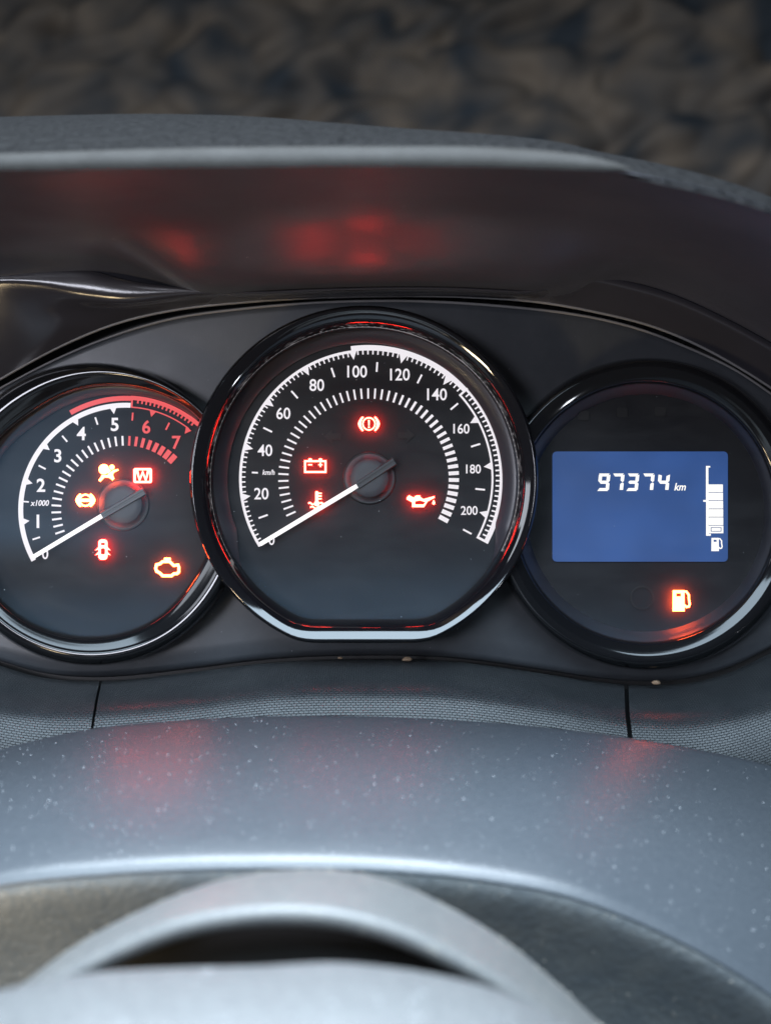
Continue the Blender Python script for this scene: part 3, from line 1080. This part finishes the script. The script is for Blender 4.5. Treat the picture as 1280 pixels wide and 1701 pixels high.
def seg_digit(ch, px, py, wd=19.0, ht=29.0, t=6.2, sl=0.10):
    W, H = wd / 2, ht / 2
    g = 0.35
    polys = {
        'a': [(-W, H), (W - 1.2, H), (W - t * .8, H - t * .78), (-W + t * .55, H - t * .78)],
        'd': [(-W, -H), (W - 1.2, -H), (W - t * .8, -H + t * .78), (-W + t * .55, -H + t * .78)],
        'g': [(-W + 2, 0), (-W + t * .7, t * .42), (W - t * .8, t * .42), (W - 2, 0), (W - t * .8, -t * .42), (-W + t * .7, -t * .42)],
        'b': [(W, H - 1.8), (W - t * .9, H - t * .7), (W - t * .9, t * .42 + g), (W - 2.2, g), (W, g + 1.6)],
        'c': [(W, -H + 1.8), (W - t * .9, -H + t * .3), (W - t * .9, -t * .42 - g), (W - 2.2, -g), (W, -g - 1.6)],
        'f': [(-W, H - 1.8), (-W + t * .9, H - t * .5), (-W + t * .9, t * .42 + g), (-W + 2.2, g), (-W, g + 1.6)],
    }
    pc = [[[(x + y * sl * 1.0, y) for x, y in polys[s]]] for s in SEG[ch]]
    return glyph('digit', pc, px, py, 'screen_white', scr, fwd=0.00075, thick=0.00006)


for ch, x in (('9', 1002.5), ('7', 1026), ('3', 1050.5), ('7', 1076), ('4', 1101.5)):
    seg_digit(ch, x, 801)
text_obj('km', 1129, 808.5, 12.5, 'screen_white', scr, name='unit_text', fwd=0.0008, weight=0.015, shear=0.25, squash=0.9)
glyph('fuel_scale', [[[(-2, 58), (5, 58), (5, 55.4), (1.9, 55.4), (2.4, -54.6), (6, -54.6), (6, -58), (-1.8, -58), (-1.8, -1.5), (-6.5, -1.5), (-6.5, 1.5), (-2, 1.5)]]], 1174, 832, 'screen_white', scr, fwd=0.0008, thick=0.00006)
for k in range(6):
    y = 811 + k * 13.7
    pc = [[[(-12, -6.3), (12, -6.3), (12, 6.3), (-12, 6.3)]]]
    if k == 5:
        pc = [[[(-12, -6.3), (12, -6.3), (12, 6.3), (-12, 6.3)], [(-9, -3.6), (-9, 3.6), (9, 3.6), (9, -3.6)]], [[(-7.6, -2.4), (7.6, -2.4), (7.6, 2.4), (-7.6, 2.4)]]]
    glyph('fuel_segment', pc, 1188 + k * 0.15, y, 'screen_white', scr, fwd=0.0008, thick=0.00006)
glyph('pump_symbol', ic_pump(0.63), 1190, 904.5, 'screen_white', scr, fwd=0.0008, thick=0.00006)
icon(ic_pump(), 1131, 998, 'lamp_amber', di, 'amber lit fuel pump warning light')
for x, y in ((969, 690), (1033, 685), (1096, 684)):
    glyph('unlit_lamp', [rrect(-9, -8, 9, 8, 3) and [rrect(-9, -8, 9, 8, 3)][0:1]], x, y, 'ghost_print', di, fwd=0.0005)
glyph('reset_button', [[arc(0, 0, 20, 0, 354, 40), arc(0, 0, 17, 354, 0, 40)]], 1066, 993, 'ghost_print', di, fwd=0.0005)

bpy.context.view_layer.update()
for g in (ta, di):
    for o in g.children:
        if o.name.split('.')[0] in ('bezel', 'dial_face', 'cover_lens', 'chapter_ring'):
            trim_behind_speedometer(o)

# ================================================================== STEERING COLUMN SHROUD
SB = [(-500, 1440), (-150, 1296), (0, 1243), (100, 1218), (160, 1207), (300, 1194), (450, 1187), (600, 1187), (750, 1193), (900, 1205), (1040, 1222), (1150, 1240), (1280, 1268),
      (1430, 1312), (1800, 1480)]
SF = [(-800, 1760), (-500, 1600), (-150, 1475), (0, 1440), (200, 1419), (430, 1411), (640, 1415), (800, 1430), (950, 1459), (1100, 1519), (1200, 1572), (1280, 1624), (1400, 1725), (1700, 2050)]
sh = thing('column_shroud', 'dusty dark grey steering column shroud below the gauges', 'shroud', P(640, 1400, 0.33))
XC = np.linspace(-0.165, 0.165, 67)
b0 = row(SB, 0.374, XC); f0 = row(SF, 0.300, XC)
bdrop = [v + Vector((0, 0.004, -0.012)) for v in b0]
bdrop1 = [v + Vector((0, 0.0022, -0.0015)) for v in b0]
t1 = [a.lerp(b, 0.08) + Vector((0, 0, 0.0006)) for a, b in zip(b0, f0)]
t2 = [a.lerp(b, 0.35) + Vector((0, 0, 0.0022)) for a, b in zip(b0, f0)]
t3 = [a.lerp(b, 0.68) + Vector((0, 0, 0.0026)) for a, b in zip(b0, f0)]
t4 = [a.lerp(b, 0.92) + Vector((0, 0, 0.0012)) for a, b in zip(b0, f0)]
g1 = [v + Vector((0, -0.0026, -0.0014)) for v in f0]
g2 = [v + Vector((0, -0.0042, -0.0040)) for v in f0]
loft('top_shell', [bdrop, bdrop1, b0, t1, t2, t3, t4, f0, g1, g2], 'shroud_plastic', sh, thick=0.0015)
g3 = [v + Vector((0, -0.0044, -0.0072)) for v in f0]
g4 = [v + Vector((0, -0.0010, -0.0150)) for v in f0]
g5 = [v + Vector((0, 0.0080, -0.0350)) for v in f0]
g6 = [v + Vector((0, 0.0120, -0.0900)) for v in f0]
loft('front_shell', [[v + Vector((0, 0.0003, 0)) for v in g2], g3, g4, g5, g6], 'dirty_plastic', sh, thick=0.0015)

# ================================================================== STEERING WHEEL HUB
wh = thing('steering_wheel', 'pale dusty steering wheel hub at the bottom edge', 'steering wheel', P(480, 1640, 0.24))
AO = [(40, 1660), (60, 1640), (130, 1580), (250, 1515), (370, 1470), (480, 1453), (560, 1453), (650, 1472), (750, 1518), (850, 1580), (920, 1640), (985, 1701), (1060, 1780)]
AI = [(-40, 1720), (60, 1655), (130, 1617), (200, 1580), (300, 1542), (400, 1524), (480, 1520), (560, 1526), (650, 1549), (750, 1594), (830, 1640), (900, 1690), (1000, 1770)]
AI = [(x, y - 9) for x, y in AI]


def param_path(path, d, n=49):
    pts = [P(x, y, d) for x, y in path]
    L_ = [0]
    for a, b in zip(pts, pts[1:]):
        L_.append(L_[-1] + (b - a).length)
    q = np.linspace(0, L_[-1], n)
    xs = cubic(L_, [p_.x for p_ in pts], q); zs = cubic(L_, [p_.z for p_ in pts], q)
    return [Vector((x, d, z)) for x, z in zip(xs, zs)]


ao = param_path(AO, 0.268); ai = param_path(AI, 0.240)
rw = [[v + Vector((0, 0.003, -0.008)) for v in ao], [v + Vector((0, 0.0006, -0.0012)) for v in ao], ao]
rw += [[a.lerp(b, t) + Vector((0, 0, 0.0012 * math.sin(math.pi * t))) for a, b in zip(ao, ai)] for t in (0.1, 0.4, 0.7, 0.93)]
rw += [ai, [v + Vector((0, -0.0007, -0.0008)) for v in ai], [v + Vector((0, -0.0002, -0.0020)) for v in ai], [v + Vector((0, 0.0015, -0.0026)) for v in ai]]
loft('rear_cover', rw, 'collar_plastic', wh, thick=0.0012)
HUB = [(-600, 1900), (-300, 1735), (-100, 1668), (0, 1644), (130, 1617), (300, 1606), (430, 1603), (560, 1597), (640, 1604), (740, 1620), (840, 1648), (900, 1676), (970, 1715), (1100, 1800), (1300, 1960)]
XH = np.linspace(-0.10, 0.075, 51)
h0 = row(HUB, 0.226, XH)
hr = [[v + Vector((0, 0.003, -0.03)) for v in h0], [v + Vector((0, 0.002, -0.004)) for v in h0], [v + Vector((0, 0.0008, -0.0008)) for v in h0], h0]
hr += [[v + Vector((0, -a, -b)) for v in h0] for a, b in ((0.003, -0.0002), (0.012, 0.0014), (0.024, 0.006), (0.034, 0.015), (0.042, 0.035))]
loft('airbag_cover', hr, 'wheel_plastic', wh, thick=0.0012)
cv = [[v + Vector((0, 0.024, 0.002)) for v in h0], [v + Vector((0, 0.014, -0.006)) for v in h0], [v + Vector((0, 0.004, -0.02)) for v in h0]]
XV = np.linspace(-0.06, 0.03, 21)
loft('recess_backing', [param_path([(130, 1580), (300, 1510), (480, 1495), (650, 1515), (840, 1610)], 0.262, 31), param_path([(120, 1800), (300, 1800), (480, 1800), (650, 1800), (850, 1800)], 0.256, 31)], 'cavity_black', wh, sub=0)

# ================================================================== DUST AND CRUMBS
from mathutils.bvhtree import BVHTree


def bvh_of(o):
    dg = bpy.context.evaluated_depsgraph_get()
    ev = o.evaluated_get(dg)
    me = ev.to_mesh()
    vs_ = [o.matrix_world @ v.co for v in me.vertices]
    b = BVHTree.FromPolygons(vs_, [tuple(p_.vertices) for p_ in me.polygons])
    ev.to_mesh_clear()
    return b


def specks(parent, host, n, x0, x1, y0, y1, smin, smax, mat='dust_white'):
    """loose dust lying on a surface: small irregular flakes"""
    bpy.context.view_layer.update()
    tree = bvh_of(host)
    verts, faces = [], []
    for _ in range(n):
        x = random.uniform(x0, x1); y = random.uniform(y0, y1)
        hit, nrm, _, _ = tree.ray_cast(Vector((x, y, 0.05)), Vector((0, 0, -1)))
        if hit is None:
            continue
        if nrm.z < 0:
            nrm = -nrm
        r = smin + (smax - smin) * random.random() ** 3.2
        t = nrm.orthogonal().normalized(); b = nrm.cross(t)
        k = len(verts)
        el = random.uniform(0.5, 1.0); ph = random.uniform(0, 6.28)
        for i in range(6):
            a = ph + i * math.pi / 3
            rr = r * random.uniform(0.7, 1.2)
            verts.append(hit + nrm * 0.00003 + t * math.cos(a) * rr + b * math.sin(a) * rr * el)
        verts.append(hit + nrm * r * 0.7)
        faces += [(k + i, k + (i + 1) % 6, k + 6) for i in range(6)]
    o = mesh_obj('dust_specks', verts, faces, mat, parent, False)
    o['kind'] = 'stuff'
    return o


top_shell = [c for c in sh.children if c.name.startswith('top_shell')][0]
specks(sh, top_shell, 3000, -0.15, 0.15, 0.298, 0.372, 0.00003, 0.00024)
air = [c for c in wh.children if c.name.startswith('airbag_cover')][0]
specks(wh, air, 160, -0.08, 0.06, 0.195, 0.225, 0.00006, 0.00026)
rear = [c for c in wh.children if c.name.startswith('rear_cover')][0]
specks(wh, rear, 500, -0.08, 0.06, 0.262, 0.2705, 0.00006, 0.0004, 'dust_tan')
specks(wh, rear, 160, -0.08, 0.06, 0.24, 0.27, 0.00005, 0.00026, 'dust_tan')


def settled(parent, host, n, box, smin, smax, mat='dust_white', patch=None):
    """lint and dust clinging to an upright surface, found along the sight lines through a pixel box"""
    tree = bvh_of(host)
    verts, faces = [], []
    for _ in range(n):
        v = Vector(((random.uniform(box[0], box[2]) - 640) / F, 1, (850.5 - random.uniform(box[1], box[3])) / F)).normalized()
        hit, nrm, _, _ = tree.ray_cast(Vector((0, 0, 0)), v)
        if hit is None or (patch and noise.noise(hit * patch) < 0.05):
            continue
        if nrm.dot(v) > 0:
            nrm = -nrm
        r = smin + (smax - smin) * random.random() ** 4
        t = nrm.orthogonal().normalized(); b = nrm.cross(t)
        ph = random.uniform(0, 6.28); el = random.choice((0.6, 0.9, 0.8, 0.15))
        ax = t * math.cos(ph) + b * math.sin(ph); ay = nrm.cross(ax)
        k = len(verts)
        for i in range(6):
            a = i * math.pi / 3
            rr = r * random.uniform(0.7, 1.2) * (2.2 if el < 0.3 else 1.0)
            verts.append(hit + nrm * 0.00003 + ax * math.cos(a) * rr + ay * math.sin(a) * rr * el)
        verts.append(hit + nrm * r * 0.4)
        faces += [(k + i, k + (i + 1) % 6, k + 6) for i in range(6)]
    o = mesh_obj('dust_specks', verts, faces, mat, parent, False)
    o['kind'] = 'stuff'
    return o


def kid(par, stem_):
    return [c for c in par.children if c.name.split('.')[0] == stem_][0]


settled(sh, kid(sh, 'front_shell'), 1500, (0, 1430, 560, 1660), 0.00005, 0.00030, 'dust_tan', 110)
settled(sh, kid(sh, 'front_shell'), 700, (600, 1440, 1280, 1701), 0.00006, 0.0004, 'dust_tan', 90)
settled(wh, kid(wh, 'rear_cover'), 900, (50, 1445, 980, 1640), 0.00005, 0.00038, 'dust_tan', 120)
settled(wh, kid(wh, 'airbag_cover'), 500, (0, 1600, 960, 1701), 0.00005, 0.0003, 'dust_white', 90)
settled(sp, kid(sp, 'cover_lens'), 90, (370, 560, 850, 1030), 0.00003, 0.00018)
settled(ta, kid(ta, 'cover_lens'), 60, (0, 650, 310, 1060), 0.00003, 0.00018)
settled(di, kid(di, 'cover_lens'), 60, (870, 640, 1280, 1066), 0.00003, 0.00016)
settled(pan, kid(pan, 'face_sheet'), 160, (0, 500, 1280, 1130), 0.00004, 0.00022)
settled(hood, kid(hood, 'ceiling'), 60, (0, 290, 1280, 485), 0.00004, 0.00025)


def crumb(px, py, d, r, label):
    bm = bmesh.new()
    bmesh.ops.create_icosphere(bm, subdivisions=2, radius=r)
    for v in bm.verts:
        v.co *= 1 + 0.45 * noise.noise(v.co * 900 + Vector((px, py, 0)))
        v.co.x *= 1.6
        v.co.z *= 0.75
    me = bpy.data.meshes.new('dirt_crumb'); bm.to_mesh(me); bm.free()
    me.materials.append(MATS['crumb_brown'])
    for p_ in me.polygons:
        p_.use_smooth = True
    o = bpy.data.objects.new('dirt_crumb', me)
    o.location = P(px, py, d)
    link(o)
    o['label'] = label; o['category'] = 'crumb'; o['group'] = 'dirt crumbs in the groove under the gauges'
    return o


crumb(676, 1095, 0.4155, 0.0011, 'tan dirt crumb in the groove below the speedometer')
crumb(1089, 1134, 0.4155, 0.0010, 'tan dirt crumb in the groove below the blue screen gauge')
crumb(566, 1093, 0.4155, 0.0006, 'tiny tan speck in the groove below the speedometer, left of the larger crumb')
